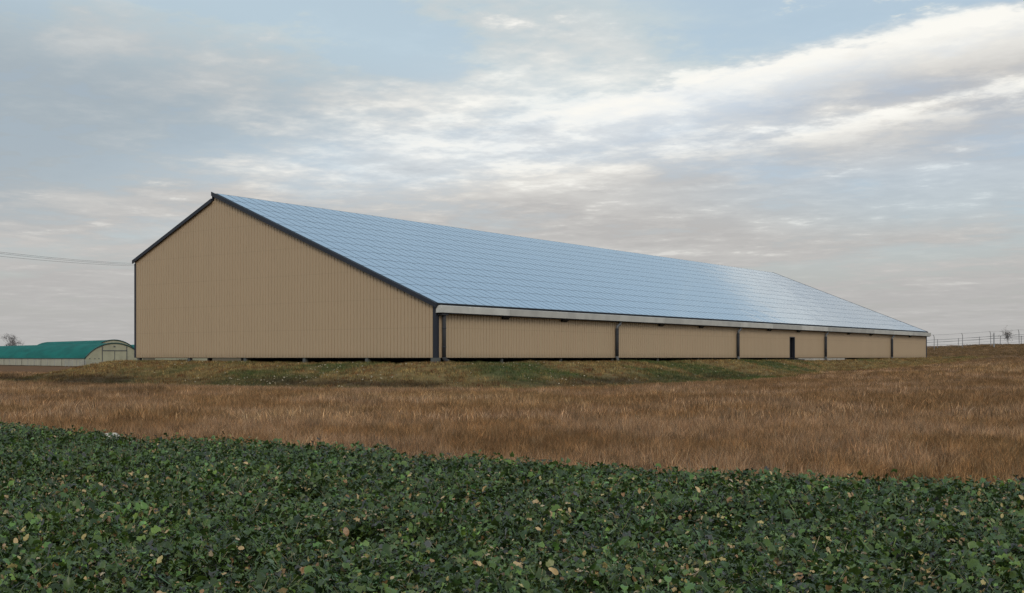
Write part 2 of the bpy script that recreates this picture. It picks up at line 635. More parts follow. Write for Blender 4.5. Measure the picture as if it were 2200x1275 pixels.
# ------------------------------------------------------------------ the barn
BZ = CAM_H
barn = empty('solar_barn', (P0[0], P0[1], BZ), RZ)
tag(barn, 'long tan clad barn with a steep roof of blue solar panels on a grassy bank', 'barn')
SL = 0.404                                        # tangent of the roof pitch
ALPHA = math.atan(SL)
Z_E, Y_R = 2.96, 18.4
Z_R = Z_E + SL * Y_R
ztop = lambda y: Z_E + SL * y                     # upper surface of the south slope
ztopn = lambda y: Z_R - 0.30 - 0.418 * (y - Y_R)  # upper surface of the north slope
PITCH = 18.0 / 70.0


def profile(length):
    """distance along the wall and depth behind its face: wide pans with narrow recessed grooves"""
    out, s = [(0.0, 0.0)], 0.0
    while s < length - 1e-6:
        for ds, d in ((PITCH * 0.78, 0.0), (PITCH * 0.81, 0.05), (PITCH * 0.95, 0.05), (PITCH, 0.0)):
            if s + ds < length:
                out.append((s + ds, d))
        s += PITCH
    out.append((length, 0.0))
    return out


def clad(name, length, place, top, bottom=lambda s: 0.0, skip=None, extra=()):
    vs, fs = [], []
    prof = profile(length)
    for e in extra:
        prof.append((e, 0.0))
    prof.sort()
    for s, d in prof:
        vs += [place(s, d, bottom(s)), place(s, d, top(s))]
    for i in range(len(prof) - 1):
        fs.append((2 * i, 2 * i + 2, 2 * i + 3, 2 * i + 1))
    return mesh_obj(name, vs, fs, M_CLAD, barn)


gable_top = lambda y: (ztop(y) if y <= Y_R else ztopn(y)) - 0.145
clad('gable_wall', B_WID, lambda s, d, z: (d, s, z), gable_top, extra=(Y_R,))
clad('gable_wall', B_WID, lambda s, d, z: (B_LEN - d, s, z), gable_top, extra=(Y_R,))
# the long wall is open at the door: three stretches of the same sheeting joined in one mesh
DX0, DX1, DZT = 46.3, 47.4, 1.80
prof = [(s, d) for s, d in profile(B_LEN)] + [(DX0, 0.0), (DX1, 0.0)]
prof.sort()
vs, fs = [], []
for s, d in prof:
    z0 = DZT if DX0 - 1e-6 <= s <= DX1 + 1e-6 else 0.0
    vs += [(s, d, 0.0), (s, d, DZT), (s, d, Z_E - 0.06)]
for i in range(len(prof) - 1):
    k = 3 * i
    mid = (prof[i][0] + prof[i + 1][0]) / 2
    fs.append((k + 1, k + 4, k + 5, k + 2))
    if not (DX0 < mid < DX1):
        fs.append((k, k + 3, k + 4, k + 1))
mesh_obj('long_wall', vs, fs, M_CLAD, barn)
clad('long_wall', B_LEN, lambda s, d, z: (s, B_WID - d, z), lambda s: ztopn(B_WID) - 0.12)

# roofs
roof = MB().prism([(-0.10, ztop(-0.10) - 0.08), (Y_R + 0.10, ztop(Y_R + 0.10) - 0.08),
                   (Y_R + 0.10, ztop(Y_R + 0.10) - 0.22), (-0.10, ztop(-0.10) - 0.22)], 'x', -0.10, B_LEN + 0.10).build('roof', M_DECK, barn)
tag(roof, 'long slope covered with rows of blue solar panels')
nroof = MB().prism([(Y_R + 0.12, ztopn(Y_R + 0.12)), (B_WID + 0.07, ztopn(B_WID + 0.07)),
                    (B_WID + 0.07, ztopn(B_WID + 0.07) - 0.13), (Y_R + 0.12, ztopn(Y_R + 0.12) - 0.13)], 'x', -0.10, B_LEN + 0.10).build('roof', M_TRIM, barn)
tag(nroof, 'short rear slope without panels')

# barge boards, ridge cap and corner trims
for xa, xb in ((-0.17, -0.104), (B_LEN + 0.104, B_LEN + 0.17)):
    MB().prism([(-0.14, ztop(-0.14) + 0.005), (Y_R + 0.16, ztop(Y_R + 0.16) + 0.005),
                (Y_R + 0.16, ztop(Y_R + 0.16) - 0.25), (-0.14, ztop(-0.14) - 0.24)], 'x', xa, xb).build('barge_board', M_TRIM, barn)
    MB().prism([(Y_R + 0.165, ztopn(Y_R + 0.165) + 0.02), (B_WID + 0.10, ztopn(B_WID + 0.10) + 0.02),
                (B_WID + 0.10, ztopn(B_WID + 0.10) - 0.20), (Y_R + 0.165, ztopn(Y_R + 0.165) - 0.21)], 'x', xa, xb).build('barge_board', M_TRIM, barn)
MB().prism([(Y_R + 0.105, ztop(Y_R) - 0.01), (Y_R + 0.16, ztop(Y_R) - 0.01), (Y_R + 0.16, ztop(Y_R) - 0.36), (Y_R + 0.105, ztop(Y_R) - 0.36)],
           'x', -0.10, B_LEN + 0.10).build('ridge_cap', M_TRIM, barn)
for cx, sx in ((0.0, -1), (B_LEN, 1)):
    m = MB()
    xo = cx + sx * 0.035
    m.box(min(xo, cx - sx * 0.20), max(xo, cx - sx * 0.20), -0.035, -0.004, 0.0, Z_E - 0.12)
    m.box(min(xo, cx + sx * 0.004), max(xo, cx + sx * 0.004), -0.003, 0.20, 0.0, Z_E - 0.20)
    m.build('corner_trim', M_TRIM, barn)
    m = MB()
    m.box(min(xo, cx + sx * 0.004), max(xo, cx + sx * 0.004), B_WID - 0.14, B_WID + 0.03, 0.0, ztopn(B_WID) - 0.25)
    m.build('corner_trim', M_TRIM, barn)
# eaves flashing: the dark line between panels and gutter
MB().prism([(-0.16, Z_E - 0.055), (-0.105, Z_E - 0.045), (-0.105, Z_E - 0.24), (-0.16, Z_E - 0.24)], 'x', -0.10, B_LEN + 0.10).build('eaves_flashing', M_DARK, barn)
# base drip edge
MB().box(0.02, B_LEN - 0.02, 0.078, 0.095, -0.035, 0.02).build('drip_edge', M_DARK, barn)
MB().box(0.078, 0.095, 0.02, B_WID - 0.02, -0.035, 0.02).build('drip_edge', M_DARK, barn)

# gutter in sections, 6 m each
gp = [(-0.04, 2.41), (-0.40, 2.41), (-0.41, 2.77), (-0.38, 2.795), (-0.34, 2.78), (-0.34, 2.66), (-0.165, 2.64), (-0.05, 2.58)]
for i in range(14):
    x0 = i * 6.0 + (0.0 if i else -0.02)
    x1 = (i + 1) * 6.0 - 0.012 + (0.25 if i == 13 else 0)
    g = MB().prism(gp, 'x', x0, x1).build('gutter_section', M_GUT, barn)
    if i == 0:
        MB().prism([(-0.05, 2.405), (-0.405, 2.405), (-0.42, 2.66), (-0.40, 2.74), (-0.33, 2.80), (-0.22, 2.79), (-0.05, 2.62)], 'x', -0.07, -0.022).build('end_cap', M_GUT, g)
    if i == 13:
        MB().prism([(-0.05, 2.405), (-0.405, 2.405), (-0.415, 2.80), (-0.05, 2.68)], 'x', x1 + 0.002, x1 + 0.04).build('end_cap', M_GUT, g)
# dark runner under the gutter and the brackets at the thirds of each bay
MB().box(0.0, B_LEN, -0.36, -0.042, 2.36, 2.406).build('gutter_soffit', M_DARK, barn)
for i in range(1, 14):
    if i % 3:
        MB().prism([(-0.30, 2.39), (-0.05, 2.39), (-0.05, 2.20), (-0.12, 2.26)], 'x', i * 6 - 0.30, i * 6 + 0.32).build('gutter_bracket', M_DARK, barn)


# downpipes
def bend(p0, p1, p2, n=5):
    p0, p1, p2 = Vector(p0), Vector(p1), Vector(p2)
    return [p0 * (1 - t_) ** 2 + p1 * 2 * t_ * (1 - t_) + p2 * t_ ** 2 for t_ in [k / n for k in range(n + 1)]]


for i, px in enumerate((0.42, 18.0, 36.0, 54.0, 72.0)):
    if i == 0:
        path = [(px, -0.20, 2.385), (px, -0.20, 0.03)]
        dp = MB().tube(path, 0.105, 12).build('downpipe', M_PIPE, barn, True)
        MB().box(px - 0.33, px + 0.18, -0.345, -0.06, 2.27, 2.383).build('outlet_box', M_PIPE, dp)
        MB().tube(bend((px, -0.20, 0.028), (px, -0.20, -0.16), (px + 0.22, -0.32, -0.20)), 0.118, 12).build('shoe', M_PIPE, dp, True)
    else:
        path = bend((px + 0.34, -0.22, 2.39), (px + 0.34, -0.22, 2.20), (px + 0.16, -0.20, 2.14), 4) + \
            bend((px + 0.12, -0.19, 2.12), (px, -0.17, 2.08), (px, -0.17, 1.90), 4)
        dp = MB().tube([(px, -0.17, 1.9), (px, -0.17, 0.10)], 0.115, 12).build('downpipe', M_PIPE, barn, True)
        MB().tube(path, 0.09, 10).build('swan_neck', M_PIPEG, dp, True)
        MB().tube(bend((px, -0.17, 0.098), (px, -0.17, -0.05), (px + 0.10, -0.22, -0.28)), 0.10, 10).build('shoe', M_PIPEG, dp, True)
    for zc2 in (0.55, 1.55):
        MB().tube([(px, -0.20 if i == 0 else -0.17, zc2), (px, -0.20 if i == 0 else -0.17, zc2 + 0.05)], 0.125, 12).build('pipe_clip', M_TRIM, dp, True)

# concrete piers the frame stands on
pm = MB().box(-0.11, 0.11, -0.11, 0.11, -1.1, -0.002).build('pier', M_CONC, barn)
pm_me = pm.data
spots = [(0.16, yy) for yy in (5.2, 10.3, 15.6, 21.1, 26.5)]
spots += [(k * 6.0, 0.20) for k in range(1, 15)]
spots += [(k * 6.0, 26.5) for k in range(1, 15)]
spots += [(k * 6.0, 13.3) for k in range(1, 15)]
pm.location = (spots[0][0], spots[0][1], 0)
for sx, sy in spots[1:]:
    kk = 0.55 if sy < 1 else 1.0
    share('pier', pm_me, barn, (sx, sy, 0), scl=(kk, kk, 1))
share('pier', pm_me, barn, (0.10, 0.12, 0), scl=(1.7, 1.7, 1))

# door, doorstep and the low concrete upstand beside it
door = MB().box(DX1 - 0.125, DX1 - 0.078, 0.165, 1.10, -0.22, DZT - 0.075).build('door', M_DOOR, barn)
tag(door, 'dark navy door leaf swung open into the barn')
m = MB()
m.box(DX0, DX0 + 0.07, -0.02, 0.16, -0.25, DZT)
m.box(DX1 - 0.07, DX1, -0.02, 0.16, -0.25, DZT)
m.box(DX0 + 0.071, DX1 - 0.071, -0.02, 0.16, DZT - 0.07, DZT)
m.build('door_frame', M_TRIM, door)
MB().tube([(DX1 - 0.126, 1.0, 0.8), (DX1 - 0.19, 1.0, 0.8), (DX1 - 0.19, 0.87, 0.8)], 0.014, 6).build('handle', M_GALV, door)
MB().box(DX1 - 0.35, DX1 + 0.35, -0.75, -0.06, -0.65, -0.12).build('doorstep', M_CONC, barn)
MB().box(9.0, B_LEN, B_WID - 0.30, B_WID - 0.06, -1.2, -0.002).build('rear_light_block', M_CONC, barn)  # unseen block added to close the rear gap and keep the interior dark
MB().box(B_LEN - 0.30, B_LEN - 0.06, 0.4, B_WID - 0.31, -1.2, -0.002).build('rear_light_block', M_CONC, barn)  # likewise added out of view, stops light through the far gable gap
MB().box(48.3, 59.2, 0.02, 0.30, -0.70, -0.05).build('concrete_upstand', M_PALE, barn)

# solar panels: 102 columns by 13 rows; the nearest 23 columns singly
PW, PH = 0.799, 1.513
CP = (B_LEN - 0.2) / 102.0
RP = (Y_R / math.cos(ALPHA) + 0.02) / 13.0
pv_v, pv_f, pv_mi = [], [], []


def pv_mesh():
    w, h, r, d = PW / 2, PH / 2, 0.016, 0.004
    vs = [(-w, -h, 0), (w, -h, 0), (w, h, 0), (-w, h, 0),
          (-w, -h, -0.04), (w, -h, -0.04), (w, h, -0.04), (-w, h, -0.04),
          (-w + r, -h + r, 0), (w - r, -h + r, 0), (w - r, h - r, 0), (-w + r, h - r, 0),
          (-w + r, -h + r, -d), (w - r, -h + r, -d), (w - r, h - r, -d), (-w + r, h - r, -d)]
    fs = [(12, 13, 14, 15)]
    for k in range(4):
        j = (k + 1) % 4
        fs += [(k, j, j + 8, k + 8), (k + 8, j + 8, j + 12, k + 12), (k + 4, j + 4, j, k)]
    return np.array(vs), fs, [0] + [1] * 12


pvv, pvf, pvm = pv_mesh()
pv_me = bpy.data.meshes.new('solar_panel')
pv_me.from_pydata([tuple(q) for q in pvv], [], pvf)
pv_me.materials.append(M_PV); pv_me.materials.append(M_FRAME)
pv_me.polygons.foreach_set('material_index', pvm)
pv_me.update()
N_SINGLE = 23
big_v, big_f, big_m = [], [], []
for ci in range(102):
    for ri in range(13):
        s = (ri + 0.5) * RP - 0.06
        yy = s * math.cos(ALPHA)
        loc = Vector((0.1 + (ci + 0.5) * CP + RNG.normal() * 0.002, yy, Z_E + s * math.sin(ALPHA)))
        rot = (ALPHA + RNG.normal() * 0.0016, RNG.normal() * 0.0020, RNG.normal() * 0.0012)
        if ci < N_SINGLE:
            share('solar_panel', pv_me, roof, loc, rot)
        else:
            mtx = Matrix.Translation(loc) @ Matrix.Rotation(rot[2], 4, 'Z') @ Matrix.Rotation(rot[1], 4, 'Y') @ Matrix.Rotation(rot[0], 4, 'X')
            mn = np.array(mtx)
            k = len(big_v) * 16
            big_v.append(pvv @ mn[:3, :3].T + mn[:3, 3])
            big_f += [tuple(i + k for i in f) for f in pvf]
            big_m += pvm
field = mesh_obj('solar_panel_array', np.concatenate(big_v), big_f, M_PV, roof)
field.data.materials.append(M_FRAME)
field.data.polygons.foreach_set('material_index', big_m)
tag(field, 'farther solar panels along the same slope', kind='stuff')


# ------------------------------------------------------------------ green tunnel barns, far left
AXD = math.radians(40.0)


def tunnel(loc, width, length, side_h, apex_h, label, door=True, sides=True):
    root = empty('tunnel_barn', loc, AXD)
    tag(root, label, 'tunnel barn', 'green roofed tunnel barns')
    # local x: across the gable (right, away); local y: along the barn; gable at y = 0
    w = width / 2
    n = 22
    arc = []
    rise_ = apex_h - side_h
    rad_ = (w * w + rise_ * rise_) / (2 * rise_)
    half = math.asin(w / rad_)
    for k in range(n + 1):
        th = half * (2 * k / n - 1)
        arc.append((w + rad_ * math.sin(th), apex_h - rad_ * (1 - math.cos(th))))
    vs, fs = [], []
    nb = max(2, int(length / 2.2))
    for j in range(nb + 1):
        yy = length * j / nb
        sag = 0.0
        for (ax, az) in arc:
            vs.append((ax, yy, az + sag))
        if j < nb:                                  # the sheet dips a little between the hoops
            for (ax, az) in arc:
                vs.append((w + (ax - w) * 0.988, yy + length / nb / 2, side_h + (az - side_h) * 0.975))
    m_ = n + 1
    rows = 2 * nb + 1
    for j in range(rows - 1):
        for k in range(n):
            fs.append((j * m_ + k, j * m_ + k + 1, (j + 1) * m_ + k + 1, (j + 1) * m_ + k))
    mesh_obj('roof', vs, fs, M_GREEN, root, True)
    # hoop edging along the gable and eaves rail
    MB().tube([(ax, -0.05, az) for ax, az in arc], 0.10, 6).build('gable_hoop', M_GREEND, root, True)
    MB().box(-0.08, 0.06, -0.05, length, side_h - 0.12, side_h + 0.02).build('eaves_rail', M_GREEND, root)
    # gable sheeting
    gv = [(0.05, 0.06, 0.0)] + [(ax * 0.99 + w * 0.01, 0.06, az - 0.05) for ax, az in arc] + [(width - 0.05, 0.06, 0.0)]
    gw = mesh_obj('gable_wall', gv, [tuple(range(len(gv)))], M_OLIVE, root)
    if door:
        dh, d0, d1 = apex_h * 0.665, w - 2.2, w + 2.2
        for sx in (0, 1):
            xa, xb = (d0 + 0.06, w - 0.04) if sx == 0 else (w + 0.04, d1 - 0.06)
            dl = MB().box(xa, xb, -0.03, 0.03, 0.05, dh - 0.07).build('door', M_CREAM if False else M_OLIVE, root)
        for xx in (d0, d1):
            top = apex_h - rad_ + math.sqrt(rad_ ** 2 - (xx - w) ** 2) - 0.12
            MB().box(xx - 0.06, xx + 0.06, -0.06, 0.02, 0.0, top).build('door_post', M_LINE, root)
        MB().box(d0, d1, -0.075, 0.0, dh - 0.07, dh + 0.09).build('door_rail', M_LINE, root)
        MB().box(w - 0.05, w + 0.05, -0.07, 0.0, 0.05, dh - 0.08).build('door_stile', M_LINE, root)
        for vx in (0.9, 1.8, 2.5):
            MB().box(vx - 0.09, vx + 0.09, 0.0, 0.05, 1.25, 1.42).build('vent', M_LINE, root)
        MB().box(w - 0.16, w + 0.16, 0.0, 0.05, apex_h - 0.75, apex_h - 0.5).build('vent', M_LINE, root)
    if sides:
        MB().box(0.0, 0.04, 0.1, length, 0.0, side_h - 0.125).build('side_wall', M_CREAM, root)
        for j in range(int(length / 3.9) + 1):
            MB().box(-0.07, -0.005, 0.02 + j * 3.9, 0.07 + j * 3.9, 0.0, side_h - 0.13).build('post', M_GALV if j % 3 else M_LINE, root)
    return root


def at(px, depth):
    return (px - 1100.0) / 2450.0 * depth


t1 = tunnel((at(182, 200), 200, CAM_H - 1.50), 10.6, 72, 1.42, 4.12,
            'nearest green tunnel barn with cream side wall and double sliding doors')
ax_ = at(245, 236) - 5.5 * math.cos(AXD)
ay_ = 236 - 5.5 * math.sin(AXD)
t2 = tunnel((ax_, ay_, CAM_H - 1.45), 11.0, 40, 1.5, 5.15,
            'taller green tunnel barn rising behind the nearest tunnel barn', False, True)
t3 = tunnel((at(390, 290) - 7 * math.cos(AXD), 290 - 7 * math.sin(AXD), CAM_H - 1.4), 14.0, 60, 1.5, 5.0,
            'green tunnel roof just peeping out beside the gable corner of the big barn', False, False)


# livestock hurdles in front of the nearest tunnel
def hurdle(loc, rz, label):
    root = empty('livestock_hurdle', loc, rz)
    tag(root, label, 'hurdle', 'livestock hurdles by the tunnel barn')
    for zz in (0.25, 0.50, 0.75, 1.02):
        MB().tube([(-1.45, 0, zz), (1.45, 0, zz)], 0.024, 5).build('rail', M_GALV, root)
    for xx in (-1.45, 0, 1.45):
        MB().tube([(xx, 0.005, 0.0), (xx, 0.005, 1.05)], 0.03, 5).build('upright', M_GALV, root)
    return root


for k, (px, dpt, rz, lb) in enumerate(((148, 196, AXD + math.pi / 2 + 0.1, 'metal hurdle along the cream side wall of the tunnel barn'),
                                     (178, 194, AXD + math.pi / 2, 'metal hurdle at the near corner of the tunnel barn'),
                                     (202, 194, AXD, 'metal hurdle in front of the khaki gable of the tunnel barn'))):
    xx = at(px, dpt)
    hurdle((xx, dpt, float(ground_z(xx, dpt))), rz, lb)


# ------------------------------------------------------------------ power cables behind the barn
for (y0, y1, lb) in ((542, 566.5, 'thin black overhead power cable, uppermost of three left of the gable'),
                     (545, 569.0, 'thin black overhead power cable, middle of three left of the gable'),
                     (551, 571.5, 'thin black overhead power cable, lowest of three left of the gable')):
    d0, d1 = 105.0, 150.0
    A = Vector((at(0, d0), d0, CAM_H + (769 - y0) / 2450 * d0))
    Bp = Vector((at(288, d1), d1, CAM_H + (769 - y1) / 2450 * d1))
    pts = []
    for k in range(41):
        s = -0.9 + 3.0 * k / 40
        q = A + (Bp - A) * s
        q.z += 0.55 * (s * (s - 1.0)) * 1.0
        pts.append(q)
    cb = MB().tube(pts, 0.012, 5).build('power_cable', M_CABLE)
    tag(cb, lb, 'cable', 'overhead power cables')


# ------------------------------------------------------------------ trees
def branch_tree(name, loc, height, spread, seed, label, levels=4, dense=0, group=None, base_r=0.16, mat=None):
    rnd = random.Random(seed)
    root = empty(name, loc)
    trunk, crown = MB(), MB()
    tips = []

    def grow(p_, d_, length, r, lvl):
        pts, rad, q, dd = [p_], [r], Vector(p_), Vector(d_)
        seg = 3
        for k in range(seg):
            dd = (dd + Vector((rnd.gauss(0, .16), rnd.gauss(0, .16), rnd.gauss(0.04, .10)))).normalized()
            q = q + dd * length / seg
            pts.append(q.copy()); rad.append(r * (1 - 0.45 * (k + 1) / seg))
        (trunk if lvl <= 1 else crown).tube(pts, rad, 5 if lvl > 1 else 7, False)
        tips.append(q)
        if lvl >= levels:
            return
        for k in range(rnd.choice((3, 4, 4)) if lvl else 6):
            i = rnd.choice((1, 2, 3)) if k else 3
            ang = rnd.uniform(0, 2 * math.pi)
            out = Vector((math.cos(ang) * spread, math.sin(ang) * spread, rnd.uniform(0.1, 0.9)))
            nd = (dd * 0.55 + out).normalized()
            grow(pts[i], nd, length * rnd.uniform(0.52, 0.74), max(rad[i] * 0.55, 0.012), lvl + 1)

    grow(Vector((0, 0, -0.2)), Vector((0, 0, 1)), height * 0.42, base_r, 0)
    for _ in range(dense):
        tp = rnd.choice(tips)
        for _k in range(10):
            d_ = Vector((rnd.gauss(0, 1), rnd.gauss(0, 1), rnd.gauss(0, 1))).normalized()
            p_ = tp + Vector((rnd.gauss(0, .35), rnd.gauss(0, .35), rnd.gauss(0, .3)))
            crown.tube([p_, p_ + d_ * rnd.uniform(.25, .6)], [0.018, 0.008], 3, False)
    trunk.build('trunk', M_BARK, root)
    crown.build('crown', mat or M_TWIG, root)
    tag(root, label, 'tree' if 'tree' in name else 'bush', group)
    return root


branch_tree('bare_tree', (at(33, 330), 330, CAM_H - 1.5), 9.7, 0.62, 5, 'dark bare tree with a dense crown above the green tunnel roof', 4, 120, 'bare winter trees', 0.2)
branch_tree('bare_tree', (at(10, 350), 350, CAM_H - 1.5), 6.6, 0.9, 9, 'pale leafless tree at the left edge of the picture', 4, 10, 'bare winter trees', 0.16, M_BARK)
branch_tree('bare_tree', (at(50, 345), 345, CAM_H - 1.5), 6.2, 0.9, 14, 'pale leafless tree right of the dark crowned tree', 4, 10, 'bare winter trees', 0.16, M_BARK)


# ------------------------------------------------------------------ boundary fence, far right
def gz(x, y):
    return float(ground_z(np.array([x]), np.array([y]))[0])


fence = empty('boundary_fence', (at(2000, 160), 160, gz(at(2000, 160), 160)))
tag(fence, 'grey wire fence on concrete posts with bent tops along the right skyline', 'fence')
fl = fence.location.copy()
fpts = []
for k in range(-3, 5):
    px = 2007 + 61 * k
    dd = 160.0 + k * 1.2
    fx = at(px, dd)
    fpts.append(Vector((fx, dd, gz(fx, dd))))
post_rnd = random.Random(3)
for k, q in enumerate(fpts):
    q = q - fl
    hgt = 2.15
    lean = post_rnd.uniform(-0.05, 0.05)
    MB().tube([q + Vector((0, 0, -0.4)), q + Vector((lean, 0, hgt - 0.45)), q + Vector((lean - 0.06, -.05, hgt - 0.2)), q + Vector((lean - 0.20, -0.15, hgt))],
              [0.05, 0.048, 0.044, 0.04], 5).build('post', M_POSTC, fence)
for zz, rr in ((2.13, 0.012), (1.45, 0.020), (1.12, 0.020), (0.75, 0.012), (0.4, 0.012)):
    pts = []
    for i, q in enumerate(fpts):
        pts.append(q - fl + Vector((-0.16 if zz > 2 else 0, -0.06, zz)))
        if i < len(fpts) - 1:
            mid = (q + fpts[i + 1]) / 2 - fl
            pts.append(mid + Vector((0, -0.06, zz - 0.04)))
    MB().tube(pts, rr, 4).build('wire', M_WIRE, fence)

stock = empty('stock_fence', (at(2014, 168), 168, gz(at(2014, 168), 168)))
tag(stock, 'low stake and wire fence just behind the taller boundary fence', 'fence')
sl_ = stock.location.copy()
sp = []
for k in range(-2, 7):
    px = 2014 + 45 * k
    fx = at(px, 168)
    sp.append(Vector((fx, 168, gz(fx, 168))) - sl_)
for q in sp:
    MB().tube([q + Vector((0, 0, -0.4)), q + Vector((0.03, 0, 1.35))], [0.05, 0.045], 5).build('stake', M_POSTC, stock)
for zz in (1.28, 0.95):
    MB().tube([q + Vector((0, -0.06, zz)) for q in sp], 0.014, 4).build('wire', M_WIRE, stock)

pole = MB()
pxx = at(2135.5, 158)
pz = gz(pxx, 158)
pole.tube([(0, 0, -0.4), (0, 0, 1.95)], 0.085, 8).tube([(-0.22, 0, 1.72), (0.03, 0, 1.72)], 0.04, 6).tube([(-0.16, 0, 2.02), (0.16, 0, 2.0)], 0.03, 6)
po = pole.build('gate_post', M_GALV)
po.location = (pxx, 158, pz)
tag(po, 'thick dark steel post standing in the boundary fence line', 'post')

bush = branch_tree('twiggy_bush', (at(2166, 172), 172, gz(at(2166, 172), 172)), 2.5, 0.32, 21, 'slender bare bush behind the wire fence on the right skyline', 3, 14, None, 0.05, M_BARK)


# ------------------------------------------------------------------ small litter
def scrap(name, loc, sx, sy, mat, seed, label, cat):
    rnd = random.Random(seed)
    n = 6
    vs, fs = [], []
    for j in range(n):
        for i in range(n):
            edge = 1 - 0.25 * rnd.random()
            vs.append(((i / (n - 1) - .5) * sx * edge, (j / (n - 1) - .5) * sy * edge, 0.03 + rnd.random() * 0.10))
    for j in range(n - 1):
        for i in range(n - 1):
            k = j * n + i
            fs.append((k, k + 1, k + n + 1, k + n))
    k = len(vs)
    vs += [(x_, y_, z_ - 0.012) for x_, y_, z_ in vs]
    fs += [tuple(reversed([i + k for i in f])) for f in fs]
    o = mesh_obj(name, vs, fs, mat)
    o.location = loc
    return tag(o, label, cat)


sx_, sy_ = at(558, 52), 52.0
scrap('plastic_scrap', (sx_, sy_, gz(sx_, sy_)), 0.34, 0.3, M_RED, 4, 'crumpled red plastic scrap lying on the bank before the gable', 'litter')
rx_, ry_ = barn_world(44.9, -0.25)
scrap('plastic_sheet', (rx_, ry_, gz(rx_, ry_) + 0.02), 0.8, 0.4, M_RED, 8, 'crumpled red plastic sheet at the foot of the wall left of the door', 'litter')


M_FLINT = painted('pale_flint', (0.50, 0.46, 0.39), 0.85, 0.2, (6, 6, 6), spec=0.2)
for k, (fx, r_, lb) in enumerate(((-7.45, 0.19, 'largest of the pale stones at the edge of the green crop'),
                                  (-7.95, 0.13, 'pale stone left of the largest stone at the crop edge'),
                                  (-7.00, 0.11, 'smallest pale stone at the crop edge'))):
    rr = random.Random(70 + k)
    bm = bmesh.new()
    bmesh.ops.create_icosphere(bm, subdivisions=2, radius=r_)
    for v_ in bm.verts:
        v_.co *= rr.uniform(0.86, 1.12)
        v_.co.z *= 0.72
    me_ = bpy.data.meshes.new('field_stone')
    bm.to_mesh(me_)
    bm.free()
    me_.materials.append(M_FLINT)
    fy = float(crop_edge(np.array([fx]))[0]) + 0.12
    so = link(bpy.data.objects.new('field_stone', me_))
    so.location = (fx, fy, gz(fx, fy) + r_ * 0.6)
    tag(so, lb, 'stone', 'pale stones at the crop edge')

# ------------------------------------------------------------------ instanced ground cover
def color_attr(me_, name, cols, domain='POINT'):
    c_ = me_.color_attributes.new(name, 'FLOAT_COLOR', domain)
    c_.data.foreach_set('color', np.asarray(cols, np.float32).ravel())


def source_collection(name, meshes):
    c_ = bpy.data.collections.new(name)
    for i, me_ in enumerate(meshes):
        o = bpy.data.objects.new('%s_%02d' % (name, i), me_)
        c_.objects.link(o)
    return c_


def scatter(name, pts, rot, scl, cols, idx, coll, label, mat):
    me_ = bpy.data.meshes.new(name)
    me_.vertices.add(len(pts))
    me_.vertices.foreach_set('co', np.asarray(pts, np.float32).ravel())
    for nm, ty, dat, key in (('rot', 'FLOAT_VECTOR', rot, 'vector'), ('scl', 'FLOAT_VECTOR', scl, 'vector'), ('idx', 'INT', idx, 'value')):
        at_ = me_.attributes.new(nm, ty, 'POINT')
        at_.data.foreach_set(key, np.asarray(dat, np.int32 if ty == 'INT' else np.float32).ravel())
    cc = np.concatenate([cols, np.ones((len(cols), 1))], 1)
    at_ = me_.attributes.new('col', 'FLOAT_COLOR', 'POINT')
    at_.data.foreach_set('color', cc.astype(np.float32).ravel())
    me_.materials.append(mat)
    o = link(bpy.data.objects.new(name, me_))
    ng = bpy.data.node_groups.new(name + '_scatter', 'GeometryNodeTree')
    ng.interface.new_socket('Geometry', in_out='INPUT', socket_type='NodeSocketGeometry')
    ng.interface.new_socket('Geometry', in_out='OUTPUT', socket_type='NodeSocketGeometry')
    gi, go = ng.nodes.new('NodeGroupInput'), ng.nodes.new('NodeGroupOutput')
    iop = ng.nodes.new('GeometryNodeInstanceOnPoints')
    ci = ng.nodes.new('GeometryNodeCollectionInfo')
    ci.inputs['Collection'].default_value = coll
    ci.inputs['Separate Children'].default_value = True
    ci.inputs['Reset Children'].default_value = True
    ci.transform_space = 'ORIGINAL'

    def named(nm, ty):
        n_ = ng.nodes.new('GeometryNodeInputNamedAttribute')
        n_.data_type = ty
        n_.inputs['Name'].default_value = nm
        return n_.outputs['Attribute']
    e2r = ng.nodes.new('FunctionNodeEulerToRotation')
    ng.links.new(named('rot', 'FLOAT_VECTOR'), e2r.inputs[0])
    ng.links.new(gi.outputs[0], iop.inputs['Points'])
    ng.links.new(ci.outputs[0], iop.inputs['Instance'])
    iop.inputs['Pick Instance'].default_value = True
    ng.links.new(named('idx', 'INT'), iop.inputs['Instance Index'])
    ng.links.new(e2r.outputs[0], iop.inputs['Rotation'])
    ng.links.new(named('scl', 'FLOAT_VECTOR'), iop.inputs['Scale'])
    ng.links.new(iop.outputs[0], go.inputs[0])
    md = o.modifiers.new('scatter', 'NODES')
    md.node_group = ng
    return tag(o, label, None, None, 'stuff')


def np_mesh(name, vs, fs, cols, mat):
    me_ = bpy.data.meshes.new(name)
    me_.from_pydata([tuple(q) for q in vs], [], fs)
    color_attr(me_, 'leafcol', cols)
    me_.materials.append(mat)
    me_.polygons.foreach_set('use_smooth', [True] * len(me_.polygons))
    me_.update()
    return me_


